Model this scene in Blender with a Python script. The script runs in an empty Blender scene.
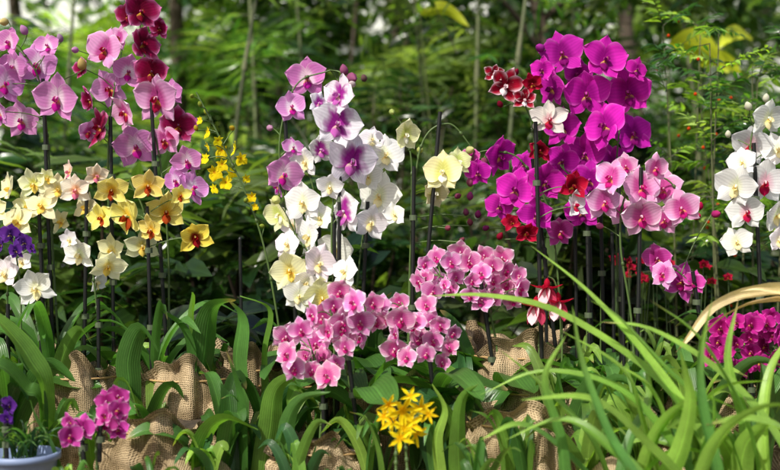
import bpy, math, random
import numpy as np
R = random.Random(7)
rng = np.random.default_rng(11)
D = 2.43; S0 = 1.75/780; H = 0.62

def at(u, v, y=0.0):
    s = S0*(D+y)/D
    return np.array([(u-390)*s, y, H+(235-v)*s])
def px(y=0.0): return S0*(D+y)/D
def srgb(h):
    c = [int(h[i:i+2],16)/255 for i in (0,2,4)]
    return np.array([x/12.92 if x<=0.04045 else ((x+0.055)/1.055)**2.4 for x in c])
def nrm(a):
    a = np.asarray(a,float)
    return a/(np.linalg.norm(a,axis=-1,keepdims=True)+1e-12)
def ss(a,b,x):
    t = np.clip((x-a)/(b-a),0,1); return t*t*(3-2*t)

# ------------------------------------------------------------ materials
def newmat(name):
    m = bpy.data.materials.new(name); m.use_nodes=True
    nt=m.node_tree; nt.nodes.clear(); return m, nt
def N(nt,t,**k):
    n=nt.nodes.new(t)
    for a,b in k.items(): setattr(n,a,b)
    return n
def math_node(nt,op,a,b=None,c=None):
    n=N(nt,'ShaderNodeMath',operation=op)
    for i,x in enumerate((a,b,c)):
        if x is None: continue
        if isinstance(x,(int,float)): n.inputs[i].default_value=x
        else: nt.links.new(x,n.inputs[i])
    return n.outputs[0]
def organic(name, trans=0.4, rough=0.4, spec=0.4, vein_f=26, vein_amt=0.15, midrib=0.0, tr_tint=(1,1,1), nscale=40, namt=0.25, bump=0.15, bdist=0.002, fine=0.0, wobble=3.0, gain=1.0):
    m,nt=newmat(name); L=nt.links.new
    col=N(nt,'ShaderNodeAttribute',attribute_name='Col')
    par=N(nt,'ShaderNodeAttribute',attribute_name='Par')
    sep=N(nt,'ShaderNodeSeparateColor'); L(par.outputs['Color'],sep.inputs[0])
    s=sep.outputs[0]
    geo=N(nt,'ShaderNodeNewGeometry')
    nz=N(nt,'ShaderNodeTexNoise'); nz.inputs['Scale'].default_value=nscale; nz.inputs['Detail'].default_value=3
    L(geo.outputs['Position'],nz.inputs['Vector'])
    sa=math_node(nt,'SUBTRACT',s,0.5)
    w=math_node(nt,'ADD',math_node(nt,'MULTIPLY',sa,vein_f*2.0),math_node(nt,'MULTIPLY',nz.outputs['Fac'],wobble))
    v=math_node(nt,'SINE',w)
    val=math_node(nt,'MULTIPLY_ADD',v,vein_amt*gain,gain)
    n2=math_node(nt,'MULTIPLY_ADD',math_node(nt,'SUBTRACT',nz.outputs['Fac'],0.5),namt*2,1.0)
    val=math_node(nt,'MULTIPLY',val,n2)
    if fine>0:
        nf=N(nt,'ShaderNodeTexNoise'); nf.inputs['Scale'].default_value=nscale*12; nf.inputs['Detail'].default_value=2
        L(geo.outputs['Position'],nf.inputs['Vector'])
        val=math_node(nt,'MULTIPLY',val,math_node(nt,'MULTIPLY_ADD',math_node(nt,'SUBTRACT',nf.outputs['Fac'],0.5),fine*2,1.0))
    if midrib>0:
        mr=math_node(nt,'COMPARE',s,0.5,0.03)
        val=math_node(nt,'ADD',val,math_node(nt,'MULTIPLY',mr,midrib))
    vm=N(nt,'ShaderNodeVectorMath',operation='SCALE'); L(col.outputs['Color'],vm.inputs[0]); L(val,vm.inputs['Scale'])
    pb=N(nt,'ShaderNodeBsdfPrincipled'); L(vm.outputs[0],pb.inputs['Base Color'])
    pb.inputs['Roughness'].default_value=rough; pb.inputs['Specular IOR Level'].default_value=spec
    if bump>0:
        bp=N(nt,'ShaderNodeBump'); bp.inputs['Strength'].default_value=bump; bp.inputs['Distance'].default_value=bdist
        L(math_node(nt,'ADD',v,nz.outputs['Fac']),bp.inputs['Height']); L(bp.outputs[0],pb.inputs['Normal'])
    out=N(nt,'ShaderNodeOutputMaterial')
    if trans>0:
        tb=N(nt,'ShaderNodeBsdfTranslucent')
        v3=N(nt,'ShaderNodeVectorMath',operation='MULTIPLY'); L(vm.outputs[0],v3.inputs[0]); v3.inputs[1].default_value=tr_tint
        L(v3.outputs[0],tb.inputs['Color'])
        mx=N(nt,'ShaderNodeMixShader'); mx.inputs[0].default_value=trans
        L(pb.outputs[0],mx.inputs[1]); L(tb.outputs[0],mx.inputs[2]); L(mx.outputs[0],out.inputs[0])
    else: L(pb.outputs[0],out.inputs[0])
    return m
M_PETAL=organic('orchid_petal',0.38,0.7,0.1,vein_f=26,vein_amt=0.06,namt=0.14,nscale=55,bump=0.18,bdist=0.0004,fine=0.08,gain=1.1)
M_LEAF=organic('glossy_leaf',0.38,0.32,0.45,vein_f=34,vein_amt=0.11,midrib=0.45,tr_tint=(1.6,1.8,0.7),nscale=13,namt=0.6,bump=0.25,bdist=0.0008,fine=0.14,wobble=1.0,gain=1.2)
M_BG=organic('foliage_leaf',0.45,0.24,0.6,vein_f=8,vein_amt=0.1,midrib=0.3,tr_tint=(2.3,2.3,0.8),nscale=2.5,namt=1.0,bump=0,gain=1.15)
M_STEM=organic('stem',0.0,0.5,0.4,nscale=30,vein_amt=0.0)
M_BARK=organic('bark',0.0,0.85,0.2,nscale=25,vein_amt=0.12,vein_f=40,namt=0.6,bump=0.9)
M_BACKDROP=organic('backdrop_white',0.0,0.7,0.2,nscale=2,vein_amt=0.0,namt=0.1,bump=0)  # pale reflector surface for the added backdrop behind the foliage

def burlap_mat():
    m,nt=newmat('burlap'); L=nt.links.new
    par=N(nt,'ShaderNodeAttribute',attribute_name='Par')
    sep=N(nt,'ShaderNodeSeparateColor'); L(par.outputs['Color'],sep.inputs[0])
    geo=N(nt,'ShaderNodeNewGeometry')
    nz=N(nt,'ShaderNodeTexNoise'); nz.inputs['Scale'].default_value=16; nz.inputs['Detail'].default_value=6; L(geo.outputs['Position'],nz.inputs['Vector'])
    nf=N(nt,'ShaderNodeTexNoise'); nf.inputs['Scale'].default_value=260; L(geo.outputs['Position'],nf.inputs['Vector'])
    wob=math_node(nt,'MULTIPLY',nz.outputs['Fac'],0.02)
    f=2*math.pi/0.0040
    a=math_node(nt,'SINE',math_node(nt,'MULTIPLY',math_node(nt,'ADD',sep.outputs[0],wob),f))
    b=math_node(nt,'SINE',math_node(nt,'MULTIPLY',math_node(nt,'ADD',sep.outputs[1],wob),f))
    h=math_node(nt,'MAXIMUM',a,b)
    h=math_node(nt,'ADD',h,math_node(nt,'MULTIPLY',nf.outputs['Fac'],1.4))
    rp=N(nt,'ShaderNodeValToRGB'); L(math_node(nt,'MULTIPLY_ADD',h,0.3,0.3),rp.inputs[0])
    e=rp.color_ramp.elements; e[0].color=(0.17,0.12,0.06,1); e[0].position=0.1; e[1].color=(0.60,0.46,0.28,1); e[1].position=0.85
    r3=N(nt,'ShaderNodeValToRGB'); L(nz.outputs['Fac'],r3.inputs[0]); r3.color_ramp.elements[0].position=.36; r3.color_ramp.elements[1].position=.6; r3.color_ramp.elements[0].color=(.45,.43,.38,1)
    r2=N(nt,'ShaderNodeMix',data_type='RGBA',blend_type='MULTIPLY'); r2.inputs[0].default_value=1
    L(rp.outputs[0],r2.inputs[6]); L(r3.outputs[0],r2.inputs[7])
    pb=N(nt,'ShaderNodeBsdfPrincipled'); pb.inputs['Roughness'].default_value=0.95; pb.inputs['Specular IOR Level'].default_value=0.1
    L(r2.outputs[2],pb.inputs['Base Color'])
    bp=N(nt,'ShaderNodeBump'); bp.inputs['Strength'].default_value=0.7; bp.inputs['Distance'].default_value=0.002; L(h,bp.inputs['Height']); L(bp.outputs[0],pb.inputs['Normal'])
    o=N(nt,'ShaderNodeOutputMaterial'); L(pb.outputs[0],o.inputs[0]); return m
M_BURLAP=burlap_mat()
def soil_mat():
    m,nt=newmat('soil'); L=nt.links.new
    geo=N(nt,'ShaderNodeNewGeometry')
    nz=N(nt,'ShaderNodeTexNoise'); nz.inputs['Scale'].default_value=9; nz.inputs['Detail'].default_value=8; L(geo.outputs['Position'],nz.inputs['Vector'])
    vo=N(nt,'ShaderNodeTexVoronoi'); vo.inputs['Scale'].default_value=55; L(geo.outputs['Position'],vo.inputs['Vector'])
    rp=N(nt,'ShaderNodeValToRGB'); L(nz.outputs['Fac'],rp.inputs[0])
    e=rp.color_ramp.elements; e[0].color=(0.02,0.014,0.008,1); e[1].color=(0.10,0.07,0.04,1); e[0].position=0.35; e[1].position=0.7
    pb=N(nt,'ShaderNodeBsdfPrincipled'); pb.inputs['Roughness'].default_value=0.95; L(rp.outputs[0],pb.inputs['Base Color'])
    bp=N(nt,'ShaderNodeBump'); bp.inputs['Strength'].default_value=0.9; bp.inputs['Distance'].default_value=0.01; L(vo.outputs['Distance'],bp.inputs['Height']); L(bp.outputs[0],pb.inputs['Normal'])
    o=N(nt,'ShaderNodeOutputMaterial'); L(pb.outputs[0],o.inputs[0]); return m
M_SOIL=soil_mat()
MATS=[M_PETAL,M_LEAF,M_STEM,M_BG,M_BARK,M_BURLAP,M_SOIL,M_BACKDROP]
PET,LEAF,STEM,BG,BARK,BURLAP,SOIL,BACKDROP=range(8)

# ------------------------------------------------------------ mesh builder (quads)
class MB:
    def __init__(s): s.V=[];s.C=[];s.P=[];s.F=[];s.M=[];s.n=0
    def grid(s,pos,col,par,mat):
        s.batch(pos[None],np.broadcast_to(col,pos.shape)[None],par[None],mat)
    def batch(s,pos,col,par,mat):
        k,n,m,_=pos.shape
        idx=np.arange(n*m).reshape(n,m)
        q=np.stack([idx[:-1,:-1],idx[:-1,1:],idx[1:,1:],idx[1:,:-1]],-1).reshape(-1,4)
        F=(q[None]+(np.arange(k)*n*m)[:,None,None]).reshape(-1,4)+s.n
        s.V.append(pos.reshape(-1,3)); s.C.append(np.broadcast_to(col,pos.shape).reshape(-1,3)); s.P.append(np.broadcast_to(par,pos.shape).reshape(-1,3))
        s.F.append(F); s.M.append(np.full(len(F),mat)); s.n+=k*n*m
    def box(s,a,b,mat,col):
        x0,y0,z0=a;x1,y1,z1=b
        for q in ([(x0,y0,z0),(x1,y0,z0),(x0,y0,z1),(x1,y0,z1)],[(x1,y1,z0),(x0,y1,z0),(x1,y1,z1),(x0,y1,z1)],[(x0,y1,z0),(x0,y0,z0),(x0,y1,z1),(x0,y0,z1)],[(x1,y0,z0),(x1,y1,z0),(x1,y0,z1),(x1,y1,z1)],[(x0,y0,z1),(x1,y0,z1),(x0,y1,z1),(x1,y1,z1)]):
            p=np.array(q,float).reshape(2,2,3); s.grid(p,np.asarray(col,float),np.zeros(p.shape)+.2,mat)
    def build(s,name):
        V=np.concatenate(s.V).astype(np.float32);F=np.concatenate(s.F).astype(np.int32);M=np.concatenate(s.M).astype(np.int32)
        C=np.concatenate(s.C);P=np.concatenate(s.P)
        me=bpy.data.meshes.new(name)
        me.vertices.add(len(V)); me.vertices.foreach_set('co',V.ravel())
        me.loops.add(F.size); me.loops.foreach_set('vertex_index',F.ravel())
        me.polygons.add(len(F)); me.polygons.foreach_set('loop_start',np.arange(len(F),dtype=np.int32)*4)
        used=sorted(set(M.tolist())); mp=np.zeros(16,np.int32)
        for i,k in enumerate(used): me.materials.append(MATS[k]); mp[k]=i
        me.polygons.foreach_set('material_index',mp[M])
        me.polygons.foreach_set('use_smooth',np.ones(len(F),bool))
        me.update(calc_edges=True)
        for nm,A in (('Col',C),('Par',P)):
            a=me.attributes.new(nm,'FLOAT_COLOR','POINT')
            X=np.ones((len(V),4),np.float32); X[:,:3]=A; a.data.foreach_set('color',X.ravel())
        me.validate()
        o=bpy.data.objects.new(name,me); bpy.context.scene.collection.objects.link(o); return o

def spline(pts,n):
    P=np.array(pts,float)
    if len(P)==2: return P[0]+(P[1]-P[0])*np.linspace(0,1,n)[:,None]
    Q=np.vstack([2*P[0]-P[1],P,2*P[-1]-P[-2]]); out=[]
    for x in np.linspace(0,len(P)-1-1e-6,n):
        i=int(x);t=x-i;a,b,c,d=Q[i:i+4]
        out.append(0.5*((2*b)+(c-a)*t+(2*a-5*b+4*c-d)*t*t+(3*b-a-3*c+d)*t**3))
    return np.array(out)
def frames(c,hint=(0.13,1,0.07)):
    T=nrm(np.gradient(c,axis=0)); h=nrm(np.array(hint)); A=nrm(np.cross(T,h)); B=np.cross(T,A); return T,A,B
def tube(mb,c,r0,r1,mat,col,sides=7,rfun=None):
    c=np.asarray(c);T,A,B=frames(c); n=len(c)
    r=np.linspace(r0,r1,n) if rfun is None else rfun
    th=np.linspace(0,2*math.pi,sides+1)
    pos=c[:,None]+r[:,None,None]*(np.cos(th)[None,:,None]*A[:,None]+np.sin(th)[None,:,None]*B[:,None])
    par=np.zeros(pos.shape); par[...,0]=th/(2*math.pi); par[...,1]=np.linspace(0,1,n)[:,None]
    mb.grid(pos,np.asarray(col),par,mat)
def ovoid(mb,p,axis,L,Rr,mat,col,col2=None):
    n=9;t=np.linspace(0,1,n);axis=nrm(axis)
    c=np.asarray(p)+axis*L*t[:,None]; r=Rr*np.sin(np.pi*np.clip(t,0.0,1))**0.7*(1.1-0.35*t)+1e-5
    T=axis; A=nrm(np.cross(T,[0.2,1,0.3]));B=np.cross(T,A);th=np.linspace(0,2*math.pi,9)
    pos=c[:,None]+r[:,None,None]*(np.cos(th)[None,:,None]*A+np.sin(th)[None,:,None]*B)
    par=np.zeros(pos.shape);par[...,0]=0.2
    cc=np.asarray(col)[None,None]+( (np.asarray(col2 if col2 is not None else col)-np.asarray(col))[None,None]*t[:,None,None])
    mb.grid(pos,np.broadcast_to(cc,pos.shape),par,mat)

def blade(mb,pts,width,col,mat=LEAF,n=16,m=5,fold=0.35,twist=0.0,twist2=None,shape='strap',tipcol=None,side=None,wave=0.0):
    c=spline(pts,n); T=nrm(np.gradient(c,axis=0)); t=np.linspace(0,1,n)
    if side is None:
        d=c[-1]-c[0]; d=np.array([d[0],d[1],0]); 
        if np.linalg.norm(d)<1e-3: d=np.array([0.3,-1,0])
        side=np.cross(nrm(d),[0,0,1])
    sd=np.asarray(side,float)[None]-T*(T@np.asarray(side,float))[:,None]; sd=nrm(sd); nr=np.cross(sd,T)
    tw=np.linspace(twist,twist if twist2 is None else twist2,n)[:,None]
    A=sd*np.cos(tw)+nr*np.sin(tw); B=np.cross(A,T)
    if shape=='strap': w=np.minimum(1,(0.45+2.2*t))*np.clip(1-t**2.4,0,1)**0.8
    elif shape=='phal': w=np.sin(np.pi*np.clip(t,0,1)**0.85*0.97+0.06)**0.62*0.98+0.02; w[-1]=0.02
    elif shape=='lance': w=(np.minimum(1,.35+2.5*t)*(1-t**1.9)**.9)+.01
    else: w=np.sin(np.pi*t**0.8)**0.9+0.02
    s=np.linspace(-1,1,m)
    hw=(width/2*w)[:,None]
    ph=R.random()*6
    z=fold*np.abs(s)[None]*hw + wave*width*np.sin(t*11+ph)[:,None]*s[None]
    pos=c[:,None]+A[:,None]*(hw*s[None])[...,None]+B[:,None]*z[...,None]
    par=np.zeros(pos.shape);par[...,0]=(s*0.5+0.5)[None];par[...,1]=t[:,None];par[...,2]=R.random()
    col=np.asarray(col); cc=np.broadcast_to(col,pos.shape).copy()
    if tipcol is not None: k=ss(0.5,1.0,t)[:,None,None]; cc=cc*(1-k)+np.asarray(tipcol)*k
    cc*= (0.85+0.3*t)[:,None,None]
    if mat==LEAF and R.random()<.3:
        k=ss(.88,1,t)[:,None,None]; cc=cc*(1-k)+np.array([.28,.20,.08])*k
    mb.grid(pos,cc,par,mat)

# ------------------------------------------------------------ flowers
def K(base,edge=None,center=None,lip='b01070',lip2='e8c040',rc=0.25,ew=0.5,spot=0.0):
    b=srgb(base); return dict(base=b,edge=srgb(edge) if edge else b,center=srgb(center) if center else b,lip=srgb(lip),lip2=srgb(lip2),rc=rc,ew=ew,spot=spot)
KINDS={
 'lilac':K('da8ccc','ecbce4','f2dcee',lip='b0148a',rc=0.3),
 'violetpink':K('d884cc','eebce6','f4e2f0',lip='a41288',rc=0.3),
 'pinkl':K('e0a0d0','f4d4ea','b84a92',lip='96103c',rc=0.35),
 'dark':K('96104a','e08cc0','760830',lip='780428',rc=0.45,ew=0.85,spot=0.9),
 'yellow':K('f1e378','f6eea6','eeca40',lip='a84418',lip2='8c1c08',rc=0.24),
 'yellowred':K('efdf58','f4ec78','8a1010',lip='8a1018',lip2='a02010',rc=0.28),
 'cream':K('f0eebc','f5f4d0','ecdf84',lip='e8cc60',lip2='c88020',rc=0.25),
 'peach':K('f4e2c6','f8ecd8','e8b888',lip='d07090',rc=0.25),
 'white':K('f4f2ee','f6f6f4','eaecce',lip='f0e4b0',lip2='e0b830',rc=0.24),
 'whitered':K('f3eeee','f6f4f4','ecc0cc',lip='a80a40',lip2='d05030',rc=0.24),
 'whitepurple':K('f5f0f5','f7f4f7','a42a96',lip='b85cac',lip2='e8dca8',rc=0.38,spot=0.9),
 'creamgreen':K('ecedb0','f3f4cc','d0d87c',lip='f2f0e0',rc=0.35),
 'magenta':K('ca22ac','de5cc6','980a82',lip='7e0668',rc=0.36),
 'red':K('b00c34','c43858','700418',lip='80041c',rc=0.4),
 'redwhite':K('a40c2c','f0d4dc','70041a',lip='f0e4e8',lip2='a01030',rc=0.4,ew=0.8),
 'ltpink':K('e6a6d2','f7e2f2','ca529f',lip='bc1878',rc=0.42,ew=0.55),
 'pinkm':K('d04caa','ecb0dc','a4267c',lip='90085c',rc=0.4,ew=0.5),
 'smpink':K('e48ec4','fce8f4','cc509e',lip='b41870',lip2='f4e8d0',rc=0.36,ew=0.8),
 'smmag':K('c62894','da5cb2','940a64',lip='80044c',rc=0.35),
 'violet':K('5a2888','7848ac','301058',lip='301058',rc=0.3),
 'gold':K('fad818','fce83c','f4bc08',lip='f4c204',lip2='e09c00',rc=0.3),
 'onc':K('f2de18','f6e638','b86010',lip='f4de1c',lip2='c07010',rc=0.12),
}
G_STEM=np.array([0.07,0.12,0.03]); D_STEM=np.array([0.035,0.02,0.018]); STAKE=np.array([0.006,0.007,0.006])

def petal_grid(L,W,p,q,cup,bend,ripple,n=12,m=9,basew=0.0):
    t=np.linspace(0,1,n); t=0.45*t+0.55*np.sin(t*np.pi/2); s=np.linspace(-1,1,m)
    w=np.maximum(np.sin(np.pi*t**p),0)**q; w=np.maximum(w,basew*(1-t)); w[-1]=0.10
    hw=W/2*w
    x=hw[:,None]*s[None]; y=np.broadcast_to((L*t)[:,None],x.shape).copy()
    y-= (0.10*L*np.abs(s)**2)[None]*ss(0.5,1,t)[:,None]
    a=R.random()*6.28; b=R.random()*6.28; c=R.random()*6.28
    z=cup*(s[None]**2)*hw[:,None]+bend*L*(t**2)[:,None]+ripple*L*(np.sin(t*5+a)[:,None]*s[None]+0.6*np.sin(s*4+b)[None]*t[:,None]+0.35*np.sin(t*13+c)[:,None]*(s**2)[None]*np.sign(s)[None])*t[:,None]
    return np.stack([x,y,z],-1),t,s
def colour(k,t,s,jit):
    e=np.maximum(np.abs(s)[None]**2.5,np.broadcast_to((t**4)[:,None],(len(t),len(s))))
    ke=ss(1-k['ew'],1.05,e)[...,None]
    c=k['base']*(1-ke)+k['edge']*ke
    tt=t[:,None]+0.12*np.abs(s)[None]**2+(0.22*(rng.random((1,len(s)))-.5)*k['spot'] if k['spot'] else 0)
    kc=(1-ss(k['rc']*0.7,k['rc']*1.4,tt))[...,None]
    c=c*(1-kc)+k['center']*kc
    if k['spot']>0:
        sp=(rng.random(e.shape)<0.3*k['spot']).astype(float)[...,None]*0.5*(1-ss(.45,.75,t))[:,None,None]
        c=c*(1-sp)+k['center']*sp
    return c*jit
SPEC={
 'phal':[(0,0.50,0.34,0.95,0.6,-0.15,-0.04,-0.012),(142,0.50,0.33,1.0,0.6,-0.15,-0.05,-0.012),(-142,0.50,0.33,1.0,0.6,-0.15,-0.05,-0.012),(74,0.49,0.55,0.9,0.48,0.12,-0.06,0.006),(-74,0.49,0.55,0.9,0.48,0.12,-0.06,0.008)],
 'cym':[(0,0.50,0.31,0.95,0.55,0.3,0.14,-0.01),(125,0.50,0.31,0.95,0.55,0.3,0.02,-0.01),(-125,0.50,0.31,0.95,0.55,0.3,0.02,-0.01),(64,0.50,0.40,0.95,0.52,0.2,0.08,0.004),(-64,0.50,0.40,0.95,0.52,0.2,0.08,0.005)],
 'star':[(a,0.52,0.15,0.9,0.7,0.5,R.uniform(-0.1,0.35),0.001*i) for i,a in enumerate((0,58,-62,120,-118,175))],
 'onc':[(0,0.32,0.14,0.9,0.7,0.2,0.1,-0.01),(60,0.34,0.16,0.9,0.7,0.2,0.05,0),(-60,0.34,0.16,0.9,0.7,0.2,0.05,0),(120,0.26,0.12,0.9,0.7,0.2,0,-0.01),(-120,0.26,0.12,0.9,0.7,0.2,0,-0.01),(150,0.42,0.36,0.8,0.5,-0.1,-0.1,0.01),(-150,0.42,0.36,0.8,0.5,-0.1,-0.1,0.012)],
}
def flower(mb,pos,size,kind,spec='phal',yaw=0.0,pitch=0.0,roll=0.0,open_=1.0):
    k=KINDS[kind]
    yaw=math.radians(yaw);pitch=math.radians(pitch);roll=math.radians(roll)
    n=np.array([math.sin(yaw)*math.cos(pitch),-math.cos(yaw)*math.cos(pitch),math.sin(pitch)])
    X=nrm(np.cross([0,0,1.0],n)); Y=np.cross(n,X)
    X,Y=X*math.cos(roll)+Y*math.sin(roll),Y*math.cos(roll)-X*math.sin(roll)
    B=np.stack([X,Y,n])
    jit=(1+R.uniform(-0.16,0.06))*(1+np.array([R.uniform(-.05,.05),R.uniform(-.08,.08),R.uniform(-.07,.07)]))
    def put(g,ang,tilt,zo,col,t,s,off=(0,0,0)):
        g=g.copy(); ct,st=math.cos(tilt),math.sin(tilt)
        y=g[...,1]*ct-g[...,2]*st; z=g[...,1]*st+g[...,2]*ct; x=g[...,0]
        a=math.radians(ang); ca,sa=math.cos(a),math.sin(a)
        q=np.stack([x*ca-y*sa,x*sa+y*ca,z+zo],-1)+np.asarray(off)
        par=np.zeros(q.shape);par[...,0]=(s*0.5+0.5)[None];par[...,1]=t[:,None];par[...,2]=R.random()
        mb.grid(np.asarray(pos)+size*(q@B),np.minimum(col,.86),par,PET)
    for (a,L,W,p,q_,cup,bend,zo) in SPEC[spec]:
        g,t,s=petal_grid(L*R.uniform(.9,1.05),W*R.uniform(.88,1.08),p,q_,cup*R.uniform(.2,2.0),bend+R.uniform(-.13,.15),0.05)
        put(g,a+R.uniform(-8,8),(1-open_)*0.9+R.uniform(-.08,.14),zo,colour(k,t,s,jit*R.uniform(.92,1.04)),t,s)
    if spec in('phal','cym'):
        lb=k['lip'];l2=k['lip2']
        def lc(t,s): 
            w=ss(0.0,0.45,t)[:,None,None]; return np.broadcast_to(l2*(1-w)+lb*w,(len(t),len(s),3))
        ls=1.0
        g,t,s=petal_grid(0.25*ls,0.19*ls,0.8,0.6,-0.5,-0.35,0.03,n=7,m=5); put(g,180,0.75,0.02,lc(t,s),t,s,(0,-0.02,0))
        for sg in(1,-1):
            g,t,s=petal_grid(0.17*ls,0.13*ls,0.8,0.6,0.6,0.3,0.02,n=6,m=5); put(g,sg*112,0.95,0.02,lc(t,s),t,s,(0,-0.02,0))
        P0=np.asarray(pos)+size*(np.array([0,0.02,0.0])@B)
        ovoid(mb,P0,(np.array([0,-0.25,1])@B),0.13*size,0.035*size,PET,k['edge']*0.95,k['lip']*0.5+k['edge']*0.5)
    return B

def nearest(c,p):
    d=np.linalg.norm(c-p,axis=1); return c[d.argmin()]
def pedicel(mb,c,p,col,r=0.0013):
    q=nearest(c,p+np.array([0,0,-0.02])); mid=(p+q)/2+np.array([0,0.012,0.006])
    tube(mb,spline([q,mid,p],6),r,r*0.9,STEM,col,5)

def sprig(name,y,stems,flowers,spec='phal',buds=(),stake=True,leaves=4,leafkind='phal',stemcol=None,jy=0.05,leafL=0.2,base=None):
    mb=MB(); cs=[]; sc=G_STEM if stemcol is None else stemcol
    for st in stems:
        pts=[at(u,v,y) for u,v in st]
        pts=[p+np.array([0,0.006*math.sin(i*1.7),0]) for i,p in enumerate(pts)]
        b=pts[0].copy(); 
        if base is None and st is stems[0]: base=b
        if b[2]>0.3: pts.insert(0,np.array([b[0]+R.uniform(-.01,.01),y,0.27]))
        c=spline(pts,40); cs.append(c); tube(mb,c,0.0028,0.0017,STEM,sc)
        for i in range(6,38,7): ovoid(mb,c[i]-nrm(c[i+1]-c[i])*0.006,c[i+1]-c[i],0.014,0.0042,STEM,sc*0.8)
        if stake:
            top=c[int(40*0.66)]; x=c[8][0]
            s0=np.array([x+0.007,y-0.006,0.2]); s1=top+np.array([0.004,-0.006,0.03])
            tube(mb,spline([s0,s1],4),0.0046,0.0044,STEM,STAKE,8)
            for f in (.45,.8):
                q=s0+(s1-s0)*f+[0,.004,0]; tube(mb,spline([q+[0,0,-.006],q+[0,0,.006]],3),.009,.009,STEM,srgb('505c44'),8)
    C=np.vstack(cs)
    for f in flowers:
        u,v,d,k=f[:4]; sp=f[4] if len(f)>4 else spec
        p=at(u,v,y+R.uniform(-jy,jy)-0.018); sz=d*px(y)
        B=flower(mb,p,sz*1.04,k,sp,yaw=R.gauss(-2,28)+(u-C[:,0].mean()/px()-390)*0.3,pitch=R.uniform(-20,18),roll=R.uniform(-20,20),open_=R.uniform(.62,1.0))
        pedicel(mb,C,p-B[2]*0.004,sc*1.2+np.array([.02,.03,.01]))
    for b in buds:
        u,v,d,col=b; p=at(u,v,y+R.uniform(-jy,jy)); c=srgb(col); L=d*px(y)
        a=nrm(np.array([R.uniform(-.5,.5),-0.5,R.uniform(-.2,1)])); ovoid(mb,p-a*L*.5,a,L,L*0.36,PET,c*0.7,c)
        pedicel(mb,C,p-a*L*.5,sc*1.2)
    bx,by=base[0],y
    for i in range(leaves):
        g=np.array([0.05,0.13,0.022])*R.uniform(.7,1.35)
        a=i*2.4+R.uniform(-.4,.4); L=leafL*R.uniform(.75,1.2); d=np.array([math.cos(a),math.sin(a)*0.8,0])
        z0=0.29
        if leafkind=='phal':
            b=np.array([bx,by,z0]); up=R.uniform(.1,.6)
            blade(mb,[b,b+d*L*.35+[0,0,L*.35*up+.02],b+d*L*.72+[0,0,L*.42*up],b+d*L+[0,0,L*(.2*up)]],R.uniform(.055,.08),g,shape='phal',fold=.3,twist=R.uniform(-.5,.5),wave=.03,m=7)
        else:
            b=np.array([bx+R.uniform(-.02,.02),by+R.uniform(-.02,.02),z0-.02]); L*=1.25
            blade(mb,[b,b+d*L*.2+[0,0,L*.45],b+d*L*.5+[0,0,L*.7],b+d*L*.8+[0,0,L*.6]],R.uniform(.02,.034),g*1.15,fold=.4,twist=R.uniform(-.9,.9))
    return mb.build(name), base

plants=[]
def add(*a,**k):
    o,b=sprig(*a,**k); plants.append((b[0],a[1])); return o

add('lilac_moth_orchid',0.02,[[(62,400),(52,250),(48,140),(38,75),(10,40)]],
 [(10,42,30,'lilac'),(38,64,46,'lilac'),(4,84,46,'lilac'),(58,98,50,'lilac'),(22,120,42,'lilac'),(-12,60,46,'lilac'),(14,66,34,'lilac'),(0,112,34,'lilac'),(48,46,28,'lilac')],
 buds=[(82,64,14,'c9b070'),(24,30,12,'c890c0'),(4,22,12,'d0c080'),(60,38,10,'b090b0')])
add('spotted_moth_orchid',0.06,[[(168,410),(168,260),(160,160),(146,90),(138,0)],[(112,420),(112,300),(108,180),(112,110),(120,60)]],
 [(140,12,42,'dark'),(141,45,44,'dark'),(106,50,44,'pinkl'),(172,92,30,'lilac'),(110,88,42,'pinkl'),(158,98,54,'pinkl'),(101,128,46,'dark'),(135,146,48,'lilac'),(178,126,42,'dark'),(187,160,34,'lilac'),(192,188,38,'lilac'),(152,72,38,'dark'),(128,72,38,'lilac'),(90,100,28,'dark'),(125,112,40,'pinkl'),(165,140,36,'pinkl'),(128,15,28,'dark'),(120,38,28,'pinkl'),(160,28,24,'dark'),(82,68,22,'dark'),(88,132,26,'pinkl'),(176,180,28,'lilac')],
 buds=[(75,50,10,'c890c0'),(196,120,9,'a06090')])
add('yellow_cymbidium',-0.05,[[(152,400),(150,300),(146,220),(130,180)]],
 [(128,216,54,'yellow'),(166,212,46,'yellow'),(112,190,38,'yellow'),(148,186,38,'yellow'),(195,237,40,'yellowred'),(142,246,38,'cream'),(102,218,34,'yellow'),(112,250,34,'cream'),(152,230,34,'yellow'),(180,196,26,'yellow')],
 spec='cym',leafkind='strap',leaves=6)
add('cream_cymbidium',0.0,[[(48,410),(44,300),(38,215),(20,180)],[(75,420),(84,300),(86,200),(76,175)]],
 [(12,190,40,'cream'),(42,206,38,'cream'),(18,222,40,'cream'),(58,190,32,'cream'),(76,190,34,'peach'),(96,176,28,'peach'),(86,208,32,'cream'),(-4,210,36,'cream'),(34,184,34,'cream'),(62,222,30,'cream'),(70,172,26,'peach'),(28,206,30,'cream'),(48,178,24,'cream')],
 spec='cym',leafkind='strap',leaves=5)
add('white_slipper_orchid',-0.08,[[(42,430),(40,350),(36,290)],[(95,430),(98,340),(92,260)],[(8,430),(6,340),(8,280)]],
 [(36,288,44,'white'),(80,254,40,'white'),(108,266,38,'cream'),(6,274,38,'white'),(22,262,28,'white'),(96,282,28,'white'),(70,240,24,'white')],
 spec='cym',leafkind='strap',leaves=5)
add('violet_orchid',-0.12,[[(18,400),(20,300),(14,238)]],[(10,234,24,'violet'),(24,242,22,'violet'),(2,244,20,'violet'),(16,250,20,'violet'),(32,248,14,'violet')],stake=False,leaves=2)
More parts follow.
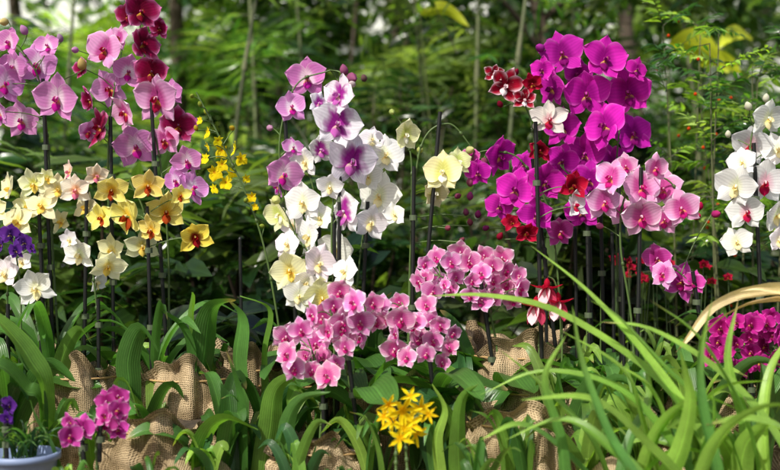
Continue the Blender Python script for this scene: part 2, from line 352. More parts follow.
add('dancing_lady_orchid',0.0,[[(290,420),(276,310),(258,225),(226,150),(196,92)]],
 [(u,v,d*1.25,'onc') for u,v,d in[(208,132,15),(222,150,19),(236,148,18),(241,158,17),(214,172,20),(226,182,18),(206,158,15),(232,172,15),(252,196,14),(218,140,13),(246,178,12),(200,120,10),(255,206,10),(222,164,16),(208,146,12),(214,188,12)]],spec='onc',stake=False,leafkind='strap',leaves=4,
 buds=[(192,96,7,'90a040'),(200,104,7,'90a040'),(206,112,7,'a0a840'),(262,226,7,'90a040'),(246,200,7,'90a040'),(232,128,8,'c0a830'),(196,128,7,'c0a830')])
add('violet_pink_moth_orchid',0.03,[[(300,420),(298,300),(285,200),(280,140),(296,85),(330,70)]],
 [(307,78,46,'violetpink'),(291,107,34,'lilac'),(283,174,42,'lilac'),(293,148,24,'violetpink'),(278,186,26,'lilac')],
 buds=[(352,78,16,'a05880'),(344,70,13,'a05880'),(336,84,12,'a05880'),(270,128,10,'c090b0'),(364,78,10,'806060')])
add('purple_hearted_white_orchid',-0.07,[[(334,420),(334,320),(332,220),(342,130),(345,85)]],
 [(340,96,44,'whitepurple'),(337,124,56,'whitepurple'),(352,160,58,'whitepurple'),(345,212,50,'whitepurple'),(318,104,28,'whitepurple'),(320,150,32,'whitepurple'),(330,186,30,'white')],buds=[(352,84,10,'d0c0c0')],jy=.02)
add('white_moth_orchid',0.02,[[(352,410),(356,300),(366,215),(380,140)],[(312,420),(316,320),(318,220),(304,150)]],
 [(385,155,46,'white'),(380,196,48,'white'),(370,222,38,'white'),(306,162,34,'white'),(303,202,42,'white'),(310,236,44,'white'),(336,248,40,'white'),(394,215,26,'white'),(368,176,34,'white'),(372,140,30,'white'),(320,218,32,'white'),(292,224,28,'white')])
add('cream_moth_orchid',-0.05,[[(322,420),(324,350),(316,270),(296,235)]],
 [(290,270,44,'cream'),(318,264,42,'white'),(322,298,46,'cream'),(346,272,36,'white'),(298,296,34,'white'),(279,214,36,'creamgreen'),(288,244,32,'white'),(342,296,34,'cream'),(306,282,30,'white')],
 buds=[(276,200,14,'d8dc90'),(290,196,11,'c8d080')])
add('green_cream_orchid',0.0,[[(407,410),(409,300),(412,180),(408,135)],[(408,400),(411,260),(420,150),(448,124),(474,150)]],
 [(405,134,34,'creamgreen'),(443,172,44,'creamgreen'),(434,192,34,'creamgreen'),(458,162,30,'creamgreen')],
 buds=[(392,112,9,'b0c070'),(420,150,10,'b8c070'),(470,150,12,'c8c888'),(484,162,12,'9c5070'),(470,182,11,'b06080'),(458,196,9,'8a4060'),(466,212,9,'804060'),(448,228,9,'904858'),(470,222,9,'804050'),(462,240,8,'804050')])
add('magenta_moth_orchid',0.10,[[(600,400),(602,280),(600,170),(592,90),(575,45)],[(622,400),(618,280),(616,170),(624,90)]],
 [(562,54,48,'magenta'),(604,60,50,'magenta'),(628,92,52,'magenta'),(586,94,52,'magenta'),(553,88,44,'magenta'),(606,126,52,'magenta'),(632,134,46,'magenta'),(564,128,46,'magenta'),(586,154,46,'magenta'),(543,70,28,'magenta'),(612,162,40,'magenta'),(578,74,34,'magenta'),(636,70,26,'magenta')],
 buds=[(540,48,13,'a8309a'),(550,42,12,'a8309a')],jy=.07)
add('magenta_moth_orchid',0.03,[[(562,410),(560,300),(548,210),(520,160),(490,150)],[(585,410),(588,300),(584,200),(560,165)]],
 [(498,156,44,'magenta'),(478,172,30,'magenta'),(516,190,46,'magenta'),(545,182,42,'magenta'),(536,214,38,'magenta'),(500,206,32,'magenta'),(560,232,32,'pinkm'),(590,180,42,'magenta'),(582,212,38,'magenta'),(470,158,24,'pinkm'),(562,160,38,'magenta'),(524,164,30,'magenta')],
 buds=[(470,196,10,'a04080'),(478,214,10,'903070'),(486,228,9,'903070'),(524,236,10,'903050')],jy=.06)
add('red_and_white_orchid',-0.06,[[(538,420),(540,300),(536,180),(530,120),(512,84)]],
 [(505,86,40,'redwhite'),(549,120,42,'whitered'),(572,186,36,'red'),(574,206,34,'whitered'),(541,150,28,'red'),(524,100,26,'redwhite'),(532,84,24,'red'),(526,232,28,'red'),(512,222,22,'red'),(494,74,22,'redwhite')],
 buds=[(488,70,9,'801030'),(516,72,9,'801030'),(500,104,9,'801030'),(500,236,10,'8a1030')],spec='cym')
add('pale_pink_moth_orchid',-0.06,[[(636,410),(632,320),(620,240),(628,190),(664,178),(692,210)]],
 [(612,178,42,'ltpink'),(640,188,46,'ltpink'),(664,190,44,'ltpink'),(641,216,44,'ltpink'),(604,202,38,'ltpink'),(682,208,40,'ltpink'),(655,168,30,'ltpink'),(626,166,28,'ltpink'),(622,212,34,'ltpink'),(664,220,34,'ltpink')],
 buds=[(696,216,13,'b81850'),(700,206,10,'b81850'),(600,226,10,'c06090')])
add('pink_moth_orchid',-0.02,[[(712,420),(708,340),(690,285),(664,262)]],
 [(658,258,34,'pinkm'),(681,281,44,'pinkm'),(664,274,30,'ltpink'),(694,282,26,'pinkm')],buds=[(716,214,12,'b83078'),(652,248,10,'c060a0')])
add('white_moth_orchid',0.0,[[(758,420),(762,300),(756,200),(750,140),(768,105)]],
 [(750,144,46,'whitered'),(768,118,40,'white'),(736,186,46,'white'),(765,182,50,'whitered'),(778,150,38,'white'),(736,242,34,'white'),(746,212,40,'whitered'),(776,214,42,'white'),(742,162,32,'white'),(778,240,28,'white')],
 buds=[(748,106,11,'e0e0c8'),(728,134,9,'e0e0c8'),(766,98,10,'e0e0c8')])

def cluster(name,y,blobs,stems,kind,d,leaves=4,leafkind='phal',spec='phal'):
    fl=[]
    for (cu,cv,ru,rv,n) in blobs:
        pts=[]
        tries=0
        while len(pts)<n and tries<4000:
            tries+=1
            a=R.uniform(0,6.283);r=math.sqrt(R.random())
            p=(cu+ru*r*math.cos(a),cv+rv*r*math.sin(a))
            if all((p[0]-q[0])**2+(p[1]-q[1])**2>(d*0.5)**2 for q in pts): pts.append(p)
        fl+=[(p[0],p[1],d*R.uniform(.7,1.18),kind) for p in pts]
    return add(name,y,stems,fl,leaves=leaves,leafkind=leafkind,spec=spec,jy=0.05)
cluster('pink_miniature_orchid',-0.24,[(318,344,38,33,18),(350,314,28,26,11)],[[(362,440),(352,400),(344,350),(330,310)],[(320,440),(322,390),(312,350)]],'smpink',30)
cluster('pink_miniature_orchid',-0.22,[(404,316,28,20,10),(428,342,36,24,14)],[[(436,450),(434,400),(425,350),(404,308)]],'smpink',29)
cluster('pink_miniature_orchid',-0.06,[(470,273,50,22,21),(496,290,24,14,7),(432,282,14,10,4)],[[(500,420),(496,340),(478,290),(440,276)]],'smpink',25)
cluster('magenta_dendrobium',-0.1,[(745,345,36,28,22),(768,326,16,16,6)],[[(752,430),(748,370),(744,325)],[(776,430),(772,350),(768,320)]],'smmag',25,leafkind='strap',leaves=2)
cluster('magenta_dendrobium',-0.42,[(76,428,12,10,4),(110,404,13,12,6),(115,426,14,10,6)],[[(98,480),(96,440),(108,404)],[(82,480),(78,430)]],'pinkm',25,leaves=0)
cluster('violet_orchid',-0.44,[(6,410,12,9,5)],[[(4,480),(4,415)]],'violet',22,leaves=0)
add('golden_star_orchid',-0.5,[[(408,480),(406,450),(404,415)],[(396,480),(396,430)]],
 [(402,410,36,'gold'),(420,408,30,'gold'),(392,420,30,'gold'),(410,424,32,'gold'),(400,438,28,'gold'),(416,434,26,'gold'),(388,404,26,'gold'),(428,414,22,'gold'),(384,416,20,'gold'),(410,396,22,'gold'),(404,428,26,'gold')],spec='star',stake=False,leaves=0,leafkind='strap',leafL=.14)
# spare plant stakes standing among the pots
for (u,v0,y) in[(545,250,.02),(575,230,.06),(590,240,.05),(612,235,.08),(622,250,-.02),(334,215,-.04),(240,240,.04)]:
    mb=MB(); p=at(u,v0,y); tube(mb,spline([[p[0]+.01,y,0.0],p],4),.0042,.0040,STEM,STAKE,8); ovoid(mb,p-[0,0,.004],(0,0,1),.012,.0048,STEM,STAKE*2); mb.build('plant_stake')

mb=MB(); y=-0.1
c=spline([at(560,420,y),at(562,330,y),at(556,285,y),at(548,276,y)],24); tube(mb,c,.0025,.0012,STEM,G_STEM)
for (u,v) in[(547,278),(536,296),(558,292)]:
    p=at(u,v,y-.01); pedicel(mb,c,p,D_STEM+[.1,0,.01])
    ovoid(mb,p,(0,0,-1),.026,.007,PET,srgb('b01030'))
    for i in range(5):
        a=i*1.257+.3; d=np.array([math.cos(a),math.sin(a),0]); q=p+[0,0,-.018]
        blade(mb,[q,q+d*.018+[0,0,-.004],q+d*.038+[0,0,.004]],.018,srgb('b01030'),mat=PET,shape='x',n=8,m=5)
        blade(mb,[q,q+d*.010+[0,0,-.022],q+d*.018+[0,0,-.044]],.028,srgb('ecc8d0') if i%2 else srgb('c04060'),mat=PET,shape='phal',n=8,m=5)
mb.build('fuchsia')

# ------------------------------------------------------------ foreground leaves
GL=[np.array(c) for c in([.045,.125,.022],[.10,.205,.03],[.028,.085,.025],[.17,.285,.045],[.06,.15,.03])]
def pblade(mb,y0,y1,uv,wpx,col,**k):
    n=len(uv); pts=[at(u,v,y0+(y1-y0)*i/(n-1)) for i,(u,v) in enumerate(uv)]
    b=pts[0]
    if b[2]>.06: pts.insert(0,np.array([b[0]*1.02,b[1]+.02,0.02]))
    blade(mb,pts,wpx*px(y0),col,n=26,**k)
mb=MB()
Y=-0.55
spec=[
 ([(735,500),(700,440),(650,375),(560,315),(490,297),(430,296)],17,3,.9),
 ([(725,500),(690,420),(640,350),(585,290),(530,245)],16,3,.7),
 ([(700,500),(660,430),(610,385),(540,372),(480,395)],15,1,.8),
 ([(690,500),(640,440),(590,400),(520,400)],17,3,.9),
 ([(760,500),(745,420),(700,340),(650,300)],19,1,.6),
 ([(738,500),(746,430),(728,360),(738,300)],15,1,.8),
 ([(770,500),(765,430),(772,370),(795,330)],19,3,.6),
 ([(720,500),(700,400),(700,350),(712,300)],16,4,.5),
 ([(650,500),(600,440),(560,420),(505,440)],16,1,.8),
 ([(640,500),(605,430),(580,360),(572,305)],16,4,.4),
 ([(660,500),(640,420),(622,370),(560,330)],19,3,.8),
 ([(680,500),(690,430),(720,390),(770,380)],21,3,.8),
 ([(700,500),(720,440),(760,410),(800,405)],20,3,.8),
 ([(640,500),(660,430),(700,400),(740,410)],19,3,.9),
 ([(600,500),(560,450),(520,425),(480,440)],16,4,.9),
 ([(610,500),(590,440),(540,385),(500,350)],15,1,.8),
 ([(565,500),(560,440),(544,380),(566,335)],14,4,.7),
 ([(675,500),(668,440),(650,390),(610,360)],24,3,.6),
 ([(800,500),(790,440),(750,420),(705,425)],20,3,.8),
 ([(720,500),(700,460),(650,440),(600,455)],20,1,.8),
 ([(660,500),(680,450),(690,400),(680,350)],21,3,.5),
 ([(620,500),(632,440),(650,400),(645,350)],18,4,.5),
 ([(745,500),(725,430),(668,372),(618,318),(590,300)],15,1,.8),
 ([(800,500),(770,430),(715,370),(650,330),(600,322)],18,3,.8),
 ([(700,500),(706,450),(716,420),(712,380)],24,1,.6),([(740,500),(744,450),(760,430),(775,420)],24,3,.6),([(580,500),(590,460),(620,430),(650,440)],18,3,.7),([(640,500),(650,470),(680,450),(720,460)],20,1,.7)]
for j,(uv,w,ci,tw) in enumerate(spec):
    dy=R.uniform(-.2,.1)
    pblade(mb,Y+dy,Y+dy+R.uniform(-.1,.15),uv,w*1.1,GL[ci]*R.uniform(1.,1.45),twist=tw+R.uniform(-.25,.25),twist2=tw*.5,fold=.45,tipcol=GL[3]*1.2,shape='lance' if j%3 else 'strap')
mb.build('arching_strap_plant')
mb=MB(); pblade(mb,-.35,-.4,[(830,500),(815,380),(795,300),(750,294),(712,308),(690,335),(676,352)],14,srgb('c6b48c'),twist=.8,twist2=1.4,fold=1.2,wave=.16)
pblade(mb,-.34,-.38,[(835,500),(815,400),(800,312),(760,303),(725,316),(700,338)],9,srgb('a89068'),twist=.9,twist2=.3,fold=.9,wave=.2)
pblade(mb,-.36,-.4,[(832,500),(812,390),(798,306),(765,290),(735,292)],8,srgb('d4c29c'),twist=.3,twist2=1.3,fold=.6,wave=.2)
mb.build('dried_leaf')

def tuft(mb,x,y,z,n,L,w,cols,spread=.5,shape='strap',droop=.35,fold=.4):
    for i in range(n):
        a=R.uniform(0,6.283); d=np.array([math.cos(a),math.sin(a),0])*spread*R.uniform(.3,1.2); l=L*R.uniform(.6,1.15)
        b=np.array([x,y,z])+np.array([R.uniform(-.02,.02),R.uniform(-.02,.02),0])
        k=R.uniform(.5,1.5)*droop
        blade(mb,[b,b+d*l*.25+[0,0,l*.45],b+d*l*.65+[0,0,l*(.85-k*.3)],b+d*l*1.05+[0,0,l*(1-k)]],w*R.uniform(.6,1.2),R.choice(cols)*R.uniform(.6,1.3),shape=shape,twist=R.uniform(-1.2,1.2),fold=fold,wave=.02)
GR=[GL[1],GL[3],GL[3],GL[4]]
rows=[(10,420,-.2,8,.28,.05,'phal'),(45,480,-.3,8,.18,.03,'lance'),(225,480,-.25,7,.24,.05,'phal'),(250,480,-.22,9,.24,.03,'lance'),
 (275,470,-.15,7,.26,.05,'phal'),(375,490,-.3,10,.22,.02,'strap'),(440,490,-.3,10,.24,.025,'lance'),
 (470,440,-.1,8,.24,.06,'phal'),(350,480,-.2,8,.2,.045,'phal'),(560,450,-.2,10,.28,.045,'lance'),(620,430,-.2,10,.28,.04,'lance'),
 (690,430,-.15,10,.28,.04,'lance'),(765,440,-.2,10,.28,.045,'lance'),(205,490,-.32,8,.17,.04,'phal'),(520,490,-.35,8,.18,.026,'strap'),(640,470,-.3,10,.26,.05,'lance'),(455,480,-.25,8,.22,.055,'phal'),
 (590,480,-.38,8,.22,.04,'lance'),(700,490,-.5,9,.22,.04,'lance'),(750,490,-.5,9,.22,.04,'lance'),(300,500,-.35,9,.18,.03,'lance'),(660,410,0,10,.3,.035,'lance'),(580,400,0,10,.28,.035,'lance'),(730,400,0,10,.3,.035,'lance'),
 (120,400,.02,9,.22,.03,'lance'),(30,390,.02,9,.26,.035,'lance'),(220,390,.05,10,.24,.035,'lance'),(400,400,.05,10,.24,.035,'phal'),(60,500,-.5,10,.09,.018,'lance'),(150,500,-.5,8,.09,.022,'phal'),(340,500,-.5,8,.1,.02,'lance'),(480,500,-.5,10,.13,.024,'lance'),
 (150,460,-.15,7,.2,.05,'phal'),(100,470,-.2,7,.16,.045,'phal'),(320,460,-.1,7,.2,.05,'phal'),(420,470,-.15,8,.2,.05,'phal')]
for (u,v,y,n,L,w,sh) in rows:
    mb=MB(); p=at(u,v,y); tuft(mb,p[0],y,max(0.04,min(p[2],.14)) if y<0 else .24,n,L if y<0 else L*.75,w,GR if u>540 else GL,shape=sh,spread=.6)
    mb.build('broadleaf_plant' if sh=='phal' else 'strap_leaf_plant')
mb=MB()
for uv,w,y,ci in[([(45,400),(30,360),(8,330),(-15,308)],28,-.3,1),([(40,410),(25,390),(5,368),(-20,360)],26,-.32,4),([(60,400),(62,360),(78,330),(92,345)],22,-.1,1),
  ([(50,410),(20,360),(14,330),(30,300)],24,-.15,0),([(200,400),(205,350),(212,310),(236,300)],28,-.1,4),([(240,400),(236,360),(240,320),(228,300)],26,-.12,4),([(262,400),(262,350),(268,310),(240,296)],22,-.08,1),([(215,400),(196,350),(188,320),(192,292)],44,-.05,1),
  ([(130,400),(128,360),(140,330),(158,352)],24,-.12,4),([(180,400),(188,360),(182,330),(160,310)],24,-.1,0),([(380,420),(376,350),(378,310),(392,292)],22,.05,0),([(372,420),(368,350),(366,310),(374,290)],18,.06,1),([(480,420),(470,370),(456,330),(440,310)],24,0,0),([(200,480),(205,440),(225,420),(258,430)],26,-.3,1),([(190,480),(180,440),(150,430),(125,440)],24,-.3,4),
  ([(240,480),(238,430),(236,390),(226,350)],28,-.25,0),([(262,480),(270,430),(276,390),(300,372)],24,-.25,1),([(290,480),(286,430),(300,400),(330,392)],22,-.3,4),([(460,490),(458,440),(462,400),(478,384)],22,-.35,1),([(440,490),(436,440),(444,410),(432,384)],18,-.35,3),([(500,490),(500,450),(488,420),(470,410)],22,-.38,1),
  ([(380,490),(376,450),(366,420),(350,412)],20,-.4,1),([(60,490),(52,450),(36,420),(30,400)],22,-.4,4)]:
    pblade(mb,y,y-.03,uv,w,GL[ci]*R.uniform(.8,1.2),shape='phal' if w>23 else 'lance',twist=R.uniform(.3,1.1),fold=.35,m=7,wave=.03)
mb.build('broadleaf_plant')

# ------------------------------------------------------------ burlap wrapped pots, bed
def burlap_pot(x,y,r,h):
    mb=MB(); n=40;m=96; th=np.linspace(0,2*math.pi,m); t=np.linspace(0,1,n)
    a1,a2,a3,a4=[R.random()*6 for _ in range(4)]
    rad=r*(.86+.2*np.sin(np.pi*t*.9)); rad=np.where(t>.86,rad*(1-.1*np.sin((t-.86)/.14*np.pi)),rad); rad=np.where(t>.95,rad*1.08,rad)
    fold=(.05*np.sin(th*5+a1)+.04*np.sin(th*11+a2)+.03*np.sin(th*17+a3)+.015*np.sin(th*29+a4)); fold[-1]=fold[0]
    drape=.035*np.sin(t[:,None]*16+3*np.sin(th[None]*2+a1)+a2)+.02*np.sin(t[:,None]*34+4*np.sin(th[None]*3+a4))
    rr=rad[:,None]*(1+fold[None]*(.4+1.3*t)[:,None]+drape*np.sin(np.pi*t)[:,None])
    z=h*t[:,None]+.02*np.sin(th*3)[None]*t[:,None]+.012*np.sin(th*8)[None]*(t**4)[:,None]
    pos=np.stack([x+rr*np.cos(th),y+rr*np.sin(th),np.broadcast_to(z,rr.shape)],-1)
    par=np.zeros(pos.shape);par[...,0]=(th*r)[None];par[...,1]=(t*h)[:,None]
    mb.grid(pos,np.array([.4,.3,.15]),par,BURLAP)
    rr2=np.linspace(.001,1,5)[:,None]*(rad[-3]*.93); pos=np.stack([x+rr2*np.cos(th),y+rr2*np.sin(th),np.full((5,m),h*.9)],-1); mb.grid(pos,np.array([.03,.02,.01]),par[:5],SOIL)
    tr=np.array([[x+rad[35]*1.03*math.cos(a),y+rad[35]*1.03*math.sin(a),h*t[35]] for a in th]); tube(mb,tr,.0022,.0022,STEM,srgb('b09060'),5)
    mb.build('burlap_wrapped_pot')
done=[]
for (x,y) in plants:
    if y>-.3 and all(abs(x-q[0])>.11 for q in done):
        done.append((x,y)); burlap_pot(x,y+R.uniform(0,.04),R.uniform(.085,.105),R.uniform(.28,.33))
for u,v,y,r in[(82,358,-.02,.1),(190,360,-.02,.11),(165,412,-.2,.12),(325,435,-.22,.11),(517,336,.05,.12),(515,405,-.2,.12),(700,425,-.1,.12),(250,350,.05,.1)]:
    p=at(u,v,y); burlap_pot(p[0],y,r,max(.12,p[2]))
mb=MB(); p=at(24,452,-.42); th=np.linspace(0,2*math.pi,49)
prof=[(0,.0),(.05,.0),(.062,.02),(.072,.06),(.076,.085),(.083,.086),(.083,.098),(.075,.098),(.07,.085),(.0,.083)]
rr=np.array([a for a,b in prof])*.8+1e-4; zz=np.array([b for a,b in prof])
pos=np.stack([p[0]+rr[:,None]*np.cos(th),p[1]+rr[:,None]*np.sin(th),np.broadcast_to((p[2]-.098+zz)[:,None],(10,49))],-1)
par=np.zeros(pos.shape)+.2; mb.grid(pos,srgb('7c8cac'),par,STEM); 
tuft(mb,p[0],p[1],p[2]-.01,60,.07,.006,[GL[1],GL[4],GL[2]],spread=1.1,shape='lance'); mb.build('glazed_flower_pot')

mb=MB(); n,m=60,200; X=np.linspace(-1.5,1.5,m)[None]; Yy=np.linspace(-.55,.25,n)[:,None]
Z=.09+.05*np.sin(X*9+Yy*5)+.03*np.sin(X*21-Yy*13)+.02*np.sin(X*4+Yy*31)+.012*np.sin(X*47+Yy*29)
Z=Z*ss(-.55,-.4,Yy)+.006
pos=np.stack([np.broadcast_to(X,Z.shape),np.broadcast_to(Yy,Z.shape),Z],-1); par=pos.copy()
par[...,1]=pos[...,1]+pos[...,2]
mb.grid(pos,np.array([.4,.3,.15]),par,BURLAP); mb.build('burlap_sheet')
mb=MB(); g=np.concatenate([-np.geomspace(400,4,12),np.linspace(-3,16,50),np.geomspace(18,400,12)])
gx,gy=np.meshgrid(g,g); gz=-.0+.02*np.sin(gx*2.1)*np.sin(gy*1.7)-.02
pos=np.stack([gx,gy,gz],-1); mb.grid(pos,np.array([.03,.02,.01]),pos*0,SOIL); mb.build('ground')

# added white backdrop with bars, catches sun so gaps in the planting read bright
mb=MB()
mb.box((-16,13.0,-.1),(16,13.2,9),BACKDROP,(.82,.83,.80))
for i in range(23): mb.box((-16+i*1.45,12.92,-.1),(-15.95+i*1.45,12.997,9),BACKDROP,(.5,.52,.5))
for z in(1.2,3.2,5.2,7.2): mb.box((-16,12.95,z),(16,12.995,z+.05),BACKDROP,(.5,.52,.5))
mb.build('bright_gap_backdrop')

# ------------------------------------------------------------ background foliage
def leaf_batch(mb,P,Dr,Nr,L,W,col,bend=.25,n=4,mat=BG):
    k=len(P); t=np.linspace(0,1,n); s=np.array([-1,0,1.])
    w=np.sin(np.pi*t**.8)**.8; w[0]=.1; w[-1]=.02
    Dr=nrm(Dr); Sd=nrm(np.cross(Dr,Nr)); Nr=np.cross(Sd,Dr)
    L=np.broadcast_to(L,(k,));W=np.broadcast_to(W,(k,))
    x=(W[:,None,None]/2*w[None,:,None]*s[None,None]); y=np.broadcast_to(L[:,None,None]*t[None,:,None],x.shape)
    z=-bend*L[:,None,None]*(t**2)[None,:,None]+.3*np.abs(x)
    pos=P[:,None,None]+Sd[:,None,None]*x[...,None]+Dr[:,None,None]*y[...,None]+Nr[:,None,None]*z[...,None]
    par=np.zeros(pos.shape);par[...,0]=(s*.5+.5)[None,None];par[...,1]=t[None,:,None];par[...,2]=rng.random(k)[:,None,None]
    mb.batch(pos,np.broadcast_to(col[:,None,None],pos.shape),par,mat)
GREENS=np.array([[.022,.065,.018],[.045,.105,.025],[.065,.13,.03],[.018,.05,.02],[.12,.20,.04],[.14,.20,.07]])
def branches(mb,P0,Dr,L,nl,leafL,leafW,droop=.3,tint=None,sidew=1.0,twig=.003,mat=BG):
    k=len(P0); Dr=nrm(Dr); L=np.broadcast_to(L,(k,)); t=np.linspace(.12,1,nl)
    side=nrm(np.cross(Dr,[0,0,1.])+rng.normal(0,.15,(k,3)))
    pos=P0[:,None]+Dr[:,None]*(L[:,None]*t)[...,None]; pos[...,2]-=droop*L[:,None]*t**2
    sg=np.where(np.arange(nl)%2==0,1.,-1.)[None,:,None]
    ld=Dr[:,None]*.55+side[:,None]*sg*sidew+rng.normal(0,.22,(k,nl,3))+np.array([0,0,-.25]); 
    up=np.array([0,0,1.])+rng.normal(0,.5,(k,nl,3))
    ci=rng.integers(0,len(GREENS),k); col=GREENS[ci][:,None]*rng.uniform(.7,1.3,(k,nl,1))
    if tint is not None: col=col*np.asarray(tint)
    ll=leafL*rng.uniform(.7,1.25,(k,nl))*(1-.35*t[None]); 
    leaf_batch(mb,pos.reshape(-1,3),ld.reshape(-1,3),up.reshape(-1,3),ll.ravel(),(ll*leafW/leafL).ravel(),col.reshape(-1,3),mat=mat)
    tt=np.linspace(0,1,5); c=P0[:,None]+Dr[:,None]*(L[:,None]*tt)[...,None]; c[...,2]-=droop*L[:,None]*tt**2
    A=side;B=np.cross(Dr,A); th=np.linspace(0,2*math.pi,5)
    tp=c[:,:,None]+twig*(1.2-tt)[None,:,None,None]*(np.cos(th)[None,None,:,None]*A[:,None,None]+np.sin(th)[None,None,:,None]*B[:,None,None])
    mb.batch(tp,np.broadcast_to(np.array([.06,.06,.03]),tp.shape),np.zeros(tp.shape)+.3,STEM)
def rdir(k,zmin=-.2,zmax=1.0):
    a=rng.uniform(0,2*math.pi,k); z=rng.uniform(zmin,zmax,k); return nrm(np.stack([np.cos(a),np.sin(a),z],-1))
def shrub(name,x,y,r,h,nb,leafL,leafW,nl=12,tint=None,droop=.35,z0=0):
    mb=MB()
    for i in range(5):
        a=R.uniform(0,6.28); tube(mb,spline([[x,y,0],[x+.3*r*math.cos(a),y+.3*r*math.sin(a),h*.5],[x+.6*r*math.cos(a),y+.6*r*math.sin(a),h*.9]],8),.012,.004,BARK,[.07,.05,.03],6)
    u=rng.normal(0,.42,(nb,3)); P=np.stack([x+u[:,0]*r,y+u[:,1]*r,z0+h*rng.uniform(.05,.92,nb)],-1)
    d=rdir(nb,-.1,.9)+nrm(P-np.array([x,y,h*.4]))*.8
    branches(mb,P,d,rng.uniform(.25,.5,nb)*min(1,h),nl,leafL,leafW,droop,tint); mb.build(name)
def tree(name,x,y,h,r,cz,clusters,nb,leafL,leafW,lean=0,tint=None,trunk=.09):
    mb=MB(); top=np.array([x+lean,y,h]); c=spline([[x,y,-.05],[x+lean*.2+.1,y,h*.35],[x+lean*.6-.05,y,h*.7],top],20); tube(mb,c,trunk,trunk*.35,BARK,[.09,.07,.05],12)
    for i in range(clusters):
        a=R.uniform(0,6.28); q=c[R.randint(8,19)]; e=np.array([x+lean*.6+r*R.uniform(.3,1)*math.cos(a),y+r*R.uniform(.3,1)*math.sin(a),cz+R.uniform(-1,1)*(h-cz)])
        lim=spline([q,(q+e)/2+[0,0,.15],e],10); tube(mb,lim,trunk*.35,.008,BARK,[.09,.07,.05],7)
        k=nb; P=e+rng.normal(0,.28,(k,3))*np.array([1,1,.75])*r*.5
        branches(mb,P,rdir(k,-.5,.6),rng.uniform(.35,.7,k),13,leafL,leafW,.35,tint)
    mb.build(name)
def palm(name,x,y,h,nf,L,leafL,tint=None):
    mb=MB(); tube(mb,spline([[x,y,0],[x+.05,y,h*.5],[x,y,h]],12),.05,.04,BARK,[.12,.1,.06],10)
    P=np.tile([[x,y,h]],(nf,1)).astype(float); branches(mb,P,rdir(nf,.1,1.3),rng.uniform(.75,1.1,nf)*L,54,leafL,leafL*.085,.75,tint,sidew=1.4,twig=.009); mb.build(name)
for i in range(22):
    q=R.choice([.4,.55,.75])
    shrub('understory_shrub',-2.1+i*.2+R.uniform(-.1,.1),R.uniform(.6,2.0),.35,R.uniform(.45,.85),56,R.choice([.11,.15,.2]),R.choice([.045,.06,.08]),nl=8,tint=(q,q,q))
for i in range(12):
    q=R.choice([.4,.7,1.3,1.8])
    shrub('shrub',-3.6+i*.62+R.uniform(-.2,.2),R.uniform(2.6,4.8),.6,R.uniform(.9,1.7),90,R.choice([.12,.18,.24]),R.choice([.03,.05,.09]),tint=(q,q,q))
palm('palm',-1.6,4.2,1.0,18,1.8,.42,(1.7,1.7,1.4)); palm('palm',.6,5.0,1.5,20,1.9,.5,(1.3,1.3,1.2)); palm('palm',2.2,4.6,1.2,18,1.7,.4,(1.8,1.8,1.2)); palm('palm',-.4,3.6,.8,18,1.5,.35,(.9,.9,.9)); palm('palm',-3,6,1.8,20,1.9,.5,(1.8,1.8,1.4)); palm('palm',-.9,6.4,2.0,20,1.9,.5,(1.7,1.7,1.4))
tree('tree',-1.9,6.5,4.4,1.5,3.3,6,26,.18,.07,.3,(1.4,1.4,1.2)); tree('tree',.1,5.6,4.2,1.4,2.9,12,34,.17,.06,-.2,(.6,.6,.6)); tree('tree',1.9,6.8,4.6,1.6,3.2,8,28,.18,.08,.2,(1.2,1.2,1.1))
tree('tree',-4,9,6,2.2,4.0,7,28,.24,.1,0,(1.5,1.5,1.2)); tree('tree',-.9,9.5,6,2.2,3.8,8,30,.24,.1,.3,(1.3,1.3,1.2)); tree('tree',2.6,9.2,6,2.2,3.6,8,30,.24,.1,-.2,(1.4,1.4,1.1)); tree('tree',5,9,6,2,4,8,28,.24,.1); tree('tree',.9,3.6,3.6,1.1,2.8,7,30,.14,.05,-.3,(.6,.6,.6),trunk=.05)
mb=MB(); k=1200; P=np.stack([rng.uniform(-9,9,k),rng.uniform(10.2,12,k),rng.uniform(0,4.4,k)],-1)
gap=(np.sin(P[:,0]*2.3+1.0)+np.sin(P[:,0]*5.1+P[:,2]*2.6)+np.sin(P[:,2]*4.3-P[:,0]))>.7
P=P[~(gap&(P[:,2]>1.0))]; k=len(P); branches(mb,P,rdir(k,-.3,1),rng.uniform(.5,1,k),11,.3,.11,.3,(1.3,1.3,1.2)); mb.build('background_foliage')
for j,(u,y) in enumerate([(60,3.2),(232,2.6),(250,3.4),(470,3.0),(506,2.4),(690,3.0),(420,3.8),(300,3.6),(560,3.6)]):
    mb=MB(); x=(u-390)*px(y); tp=x+R.uniform(-.45,.45); c=spline([[x,y,0],[x+.03,y,1.2],[tp,y+.1,3.4]],30)
    tube(mb,c,.011,.007,STEM,np.array([.14,.17,.07])*R.uniform(.4,1.1),9)
    for i in range(4,30,4): tube(mb,c[i:i+2]*np.array([1,1,1]),.0135,.009,STEM,[.12,.13,.06],9)
    k=16; idx=rng.integers(8,28,k); branches(mb,c[idx],rdir(k,0,.6),rng.uniform(.3,.55,k),12,.16,.02,.5,(1.6,1.6,1.2),twig=.002); mb.build('bamboo')

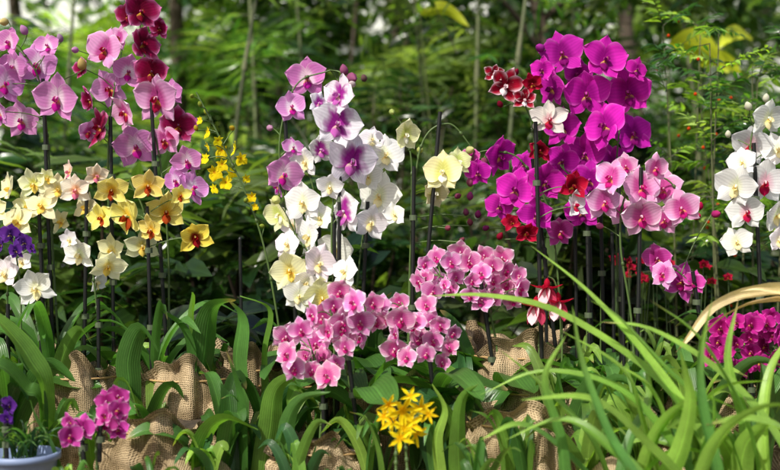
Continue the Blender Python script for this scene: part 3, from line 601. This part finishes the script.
mb=MB()
for (u,v,L,w,a) in[(668,44,.26,.13,-.4),(700,66,.2,.09,.6),(752,40,.22,.08,2.6),(420,14,.22,.06,.3)]:
    y=R.uniform(2.2,2.8); p=at(u,v,y); b=np.array([p[0]+R.uniform(-.1,.1),y+.2,0]); c=spline([b,(b+p)/2+[.05,0,.1],p],12); tube(mb,c,.006,.003,STEM,[.08,.1,.03],6)
    d=np.array([math.cos(a),-.3,math.sin(a)*.3-.4]); blade(mb,[p,p+d*L*.5+[0,0,.05],p+d*L],w,np.array([.42,.46,.03])*R.uniform(.7,1.1),mat=BG,shape='x',twist=R.uniform(.6,1.1),fold=.3,m=7,wave=.08)
mb.build('broadleaf_shrub')

mb=MB(); 
for i in range(9):
    u=R.uniform(665,790); vt=R.uniform(0,120); y=R.uniform(.4,.9)
    b=at(u,300,y); b[2]=0; tp=at(u+R.uniform(-25,25),vt,y); c=spline([b,(b+tp)/2+[R.uniform(-.04,.04),0,0],tp],14); tube(mb,c,.004,.0015,STEM,[.09,.1,.04],6)
    k=12; idx=rng.integers(7,14,k); P=c[idx]; branches(mb,P,rdir(k,0,1),rng.uniform(.1,.2,k),13,.05,.014,.2,(1.8,1.8,1.2),twig=.0012)
    for j in range(4):
        p=c[R.randint(6,13)]+np.array([R.uniform(-.07,.07),R.uniform(-.07,.07),R.uniform(-.05,.05)]); ovoid(mb,p,(0,0,1),.011,.005,PET,srgb('c84818'))
mb.build('berry_shrub')
mb=MB()
for j in range(24):
    u=R.uniform(585,730); v=R.uniform(255,285); y=R.uniform(.35,.6); p=at(u,v,y); b=p.copy(); b[2]=0; tube(mb,spline([b,(b+p)/2+[R.uniform(-.02,.02),0,0],p],6),.002,.0012,STEM,[.04,.07,.02],5)
    flower(mb,p,.03,'red','cym',yaw=R.uniform(-50,50),pitch=R.uniform(0,50))
mb.build('red_flowering_plant')

# ------------------------------------------------------------ light, camera
sd=nrm(np.array([-0.55,-0.76,0]))
elr=math.radians(47)
tosun=np.array([sd[0]*math.cos(elr),sd[1]*math.cos(elr),math.sin(elr)])
from mathutils import Vector
sl=bpy.data.lights.new('sun','SUN'); sl.energy=5.0; sl.angle=math.radians(.6); sl.color=(1,.96,.88)
so=bpy.data.objects.new('sun',sl); so.rotation_euler=Vector(tosun.tolist()).to_track_quat('Z','Y').to_euler(); bpy.context.scene.collection.objects.link(so)
w=bpy.data.worlds.new('World'); bpy.context.scene.world=w; w.use_nodes=True; nt=w.node_tree
sky=nt.nodes.new('ShaderNodeTexSky'); sky.sky_type='NISHITA'; sky.sun_disc=False; sky.sun_elevation=elr; sky.sun_rotation=math.atan2(sd[0],sd[1]); sky.dust_density=4; sky.ozone_density=.5
nt.links.new(sky.outputs[0],nt.nodes['Background'].inputs[0]); nt.nodes['Background'].inputs[1].default_value=.15
cd=bpy.data.cameras.new('camera'); cam=bpy.data.objects.new('camera',cd); bpy.context.scene.collection.objects.link(cam)
cam.location=(0,-D,H); cam.rotation_euler=(math.radians(90),0,0); cd.sensor_width=36; cd.lens=50; cd.clip_end=1000; cd.clip_start=.05
cd.dof.use_dof=True; cd.dof.focus_distance=D-.04; cd.dof.aperture_fstop=2.7
bpy.context.scene.camera=cam
sc=bpy.context.scene; sc.view_settings.view_transform='Standard'; sc.view_settings.look='None'; sc.view_settings.exposure=0
